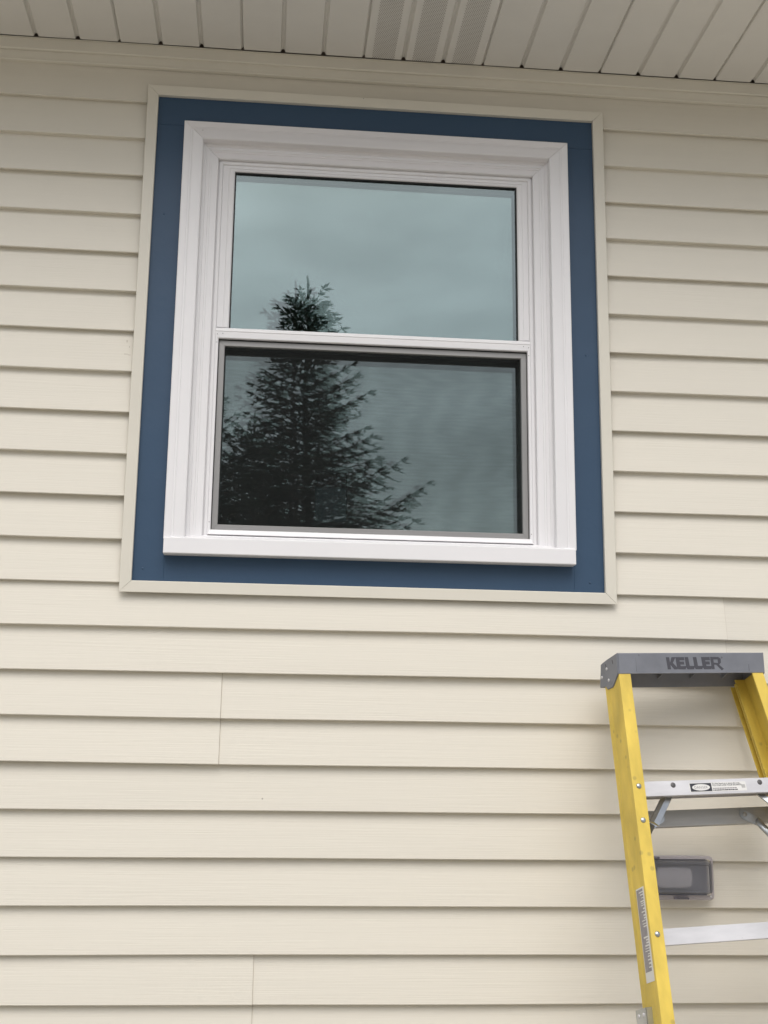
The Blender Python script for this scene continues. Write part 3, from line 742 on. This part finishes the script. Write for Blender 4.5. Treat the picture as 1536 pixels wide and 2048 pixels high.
# ------------------------------------------------------------------ trees behind the photographer, seen mirrored in the glass
def tube(bm, pts, rads, n=6):
    rs = []
    for i, p in enumerate(pts):
        p = Vector(p); a = Vector(pts[max(0, i-1)]); b = Vector(pts[min(len(pts)-1, i+1)])
        t = (b-a).normalized(); x_ = t.orthogonal().normalized(); y_ = t.cross(x_)
        rs.append([tuple(p+(x_*math.cos(j*math.tau/n)+y_*math.sin(j*math.tau/n))*rads[i]) for j in range(n)])
    rings(bm, rs)
def spruce(x, y, H_, spread, label, seed, detail=1.0):
    r = random.Random(seed)
    t = empty('spruce_tree', label, 'tree', (x, y, GR), 'trees in the yard')
    bm = bmesh.new(); tube(bm, [(0, 0, 0), (.04, .02, H_*.5), (0, 0, H_*.985)], [H_*.016, H_*.009, .012], 8)
    link('trunk', bm, M['bark'], parent=t)
    V = []; F = []
    def card(p, dr, ln, w, nr):
        s = dr.cross(nr)
        if s.length < 1e-4: return
        s = s.normalized()*w; i = len(V)
        V.extend([tuple(p-s*.4), tuple(p+dr*ln*.45-s), tuple(p+dr*ln), tuple(p+dr*ln*.45+s)]); F.append((i, i+1, i+2, i+3))
    br = bmesh.new()
    z = H_ - .05
    # leader: long ascending shoots fanning out of the tip
    def shoot(p, dr, ln, w):
        nr = dr.orthogonal().normalized()
        for q_ in (nr, dr.cross(nr)):
            s2 = q_*w; i = len(V)
            V.extend([tuple(p-s2*.5), tuple(p+s2*.5), tuple(p+dr*ln*.55+s2), tuple(p+dr*ln), tuple(p+dr*ln*.55-s2)]); F.append((i, i+1, i+2, i+3, i+4))
    shoot(Vector((0, 0, H_-.25)), Vector((0, 0, 1)), .30, .009)
    for i in range(46):
        t_ = r.uniform(.10, 1.0); a = r.uniform(0, 6.28); tl = .14+.50*t_
        dr = Vector((math.cos(a)*tl, math.sin(a)*tl, 1)).normalized()
        shoot(Vector((0, 0, H_-t_)), dr, .11+.24*t_*r.uniform(.6, 1.1), .008)
    z = H_-.62
    while z > H_*.12:
        dt = H_-z
        L = min(spread*(dt/H_)**.78, .04+dt*.43)*r.uniform(.75, 1.12)
        nb = r.randint(5, 7)
        a0 = r.uniform(0, 6.28)
        for b in range(nb):
            a = a0+b*math.tau/nb+r.uniform(-.3, .3); Lb = L*r.uniform(.62, 1.02)
            rise = .75-.80*min(1, dt/(H_*.55)) + max(0, .30-dt*.25)          # young branches sweep up, old ones droop
            d0 = Vector((math.cos(a), math.sin(a), 0)); N = max(4, int(Lb/.14))
            pts = []
            for i in range(N+1):
                u = i/N; pts.append(Vector((0, 0, z)) + d0*Lb*u + Vector((0, 0, 1))*Lb*(rise*u + .30*u*u*(1 if rise < .2 else .3)))
            tube(br, pts, [.012*(1-.8*i/N)+.003 for i in range(N+1)], 4)
            side = Vector((-math.sin(a), math.cos(a), 0))
            for i in range(1, N+1):
                u = i/N; tw = Lb*.42*(1.05-u)*r.uniform(.6, 1.2)+min(.10, .02+dt*.06)
                for sg in (-1, 1):
                    if r.random() < .06: continue
                    td = (side*sg*r.uniform(.7, 1.1)+d0*r.uniform(.5, 1.0)+Vector((0, 0, r.uniform(-.25, .30)))).normalized()
                    nt = max(1 if dt < .7 else 2, int(tw/.040*detail))
                    for q in range(nt):
                        pp = pts[i]+td*tw*q/nt + Vector((0, 0, -.05*q/nt))
                        for w_ in range(2 if dt < 1.0 else 4):
                            dd = (td + Vector((r.uniform(-.45, .45), r.uniform(-.45, .45), r.uniform(-.35, .45)))).normalized()
                            card(pp, dd, r.uniform(.06, .13), r.uniform(.008, .015), Vector((r.uniform(-1, 1), r.uniform(-1, 1), r.uniform(.2, 1))).normalized())
                if i >= N-1:
                    for _ in range(4):
                        dd = (d0+side*r.uniform(-.8, .8)+Vector((0, 0, r.uniform(-.1, .6)))).normalized(); shoot(pts[i], dd, r.uniform(.10, .18), .010)
                dd = (d0+Vector((r.uniform(-.4, .4), r.uniform(-.4, .4), r.uniform(-.1, .5)))).normalized()
                card(pts[i], dd, .17, .024, Vector((r.uniform(-1, 1), r.uniform(-1, 1), 1)).normalized())
        z -= (r.uniform(.09, .14) if dt < .9 else r.uniform(.14, .21))*(1 if dt < H_*.5 else 1.7)
    link('limbs', br, M['bark'], parent=t)
    me = bpy.data.meshes.new('crown'); me.from_pydata(V, [], F); me.materials.append(M['needles'])
    o = bpy.data.objects.new('crown', me); C.objects.link(o); o.parent = t
    return t
CY = -16.0
spruce(.50, CY, 9.80, 3.6, 'tall dark spruce with a narrow pointed top, mirrored in the centre of the window', 2)
spruce(-1.28, CY-.8, 8.9, 3.9, 'dark spruce left of the tall pointed one, mirrored at the window edge', 5)
spruce(-.35, CY-4.5, 8.9, 4.2, 'lower spruce standing behind and between the two front spruces', 9, .8)
def bare(x, y, H_, label, seed):
    r = random.Random(seed); t = empty('bare_tree', label, 'tree', (x, y, GR), 'trees in the yard'); bm = bmesh.new()
    def grow(p, d, L, rad, lv):
        pts = [p]; q = p
        for i in range(4):
            d = (d+Vector((r.uniform(-.16, .16), r.uniform(-.16, .16), r.uniform(-.02, .12)))).normalized(); q = q+d*L/4; pts.append(q)
        tube(bm, pts, [rad*(1-.13*i) for i in range(5)], 5 if lv < 3 else 3)
        if lv < 5:
            for k in range(r.randint(2, 4) if lv else 4):
                dd = (d+Vector((r.uniform(-.9, .9), r.uniform(-.9, .9), r.uniform(-.1, .5)))).normalized()
                grow(pts[r.choice((2, 3, 4))], dd, L*r.uniform(.55, .78), rad*.55, lv+1)
    grow(Vector((0, 0, 0)), Vector((0, 0, 1)), H_*.36, .11, 0)
    link('trunk', bm, M['bark'], parent=t)
bare(-.35, CY+2.2, 7.2, 'leafless small tree with fine twigs between the two spruces', 4)
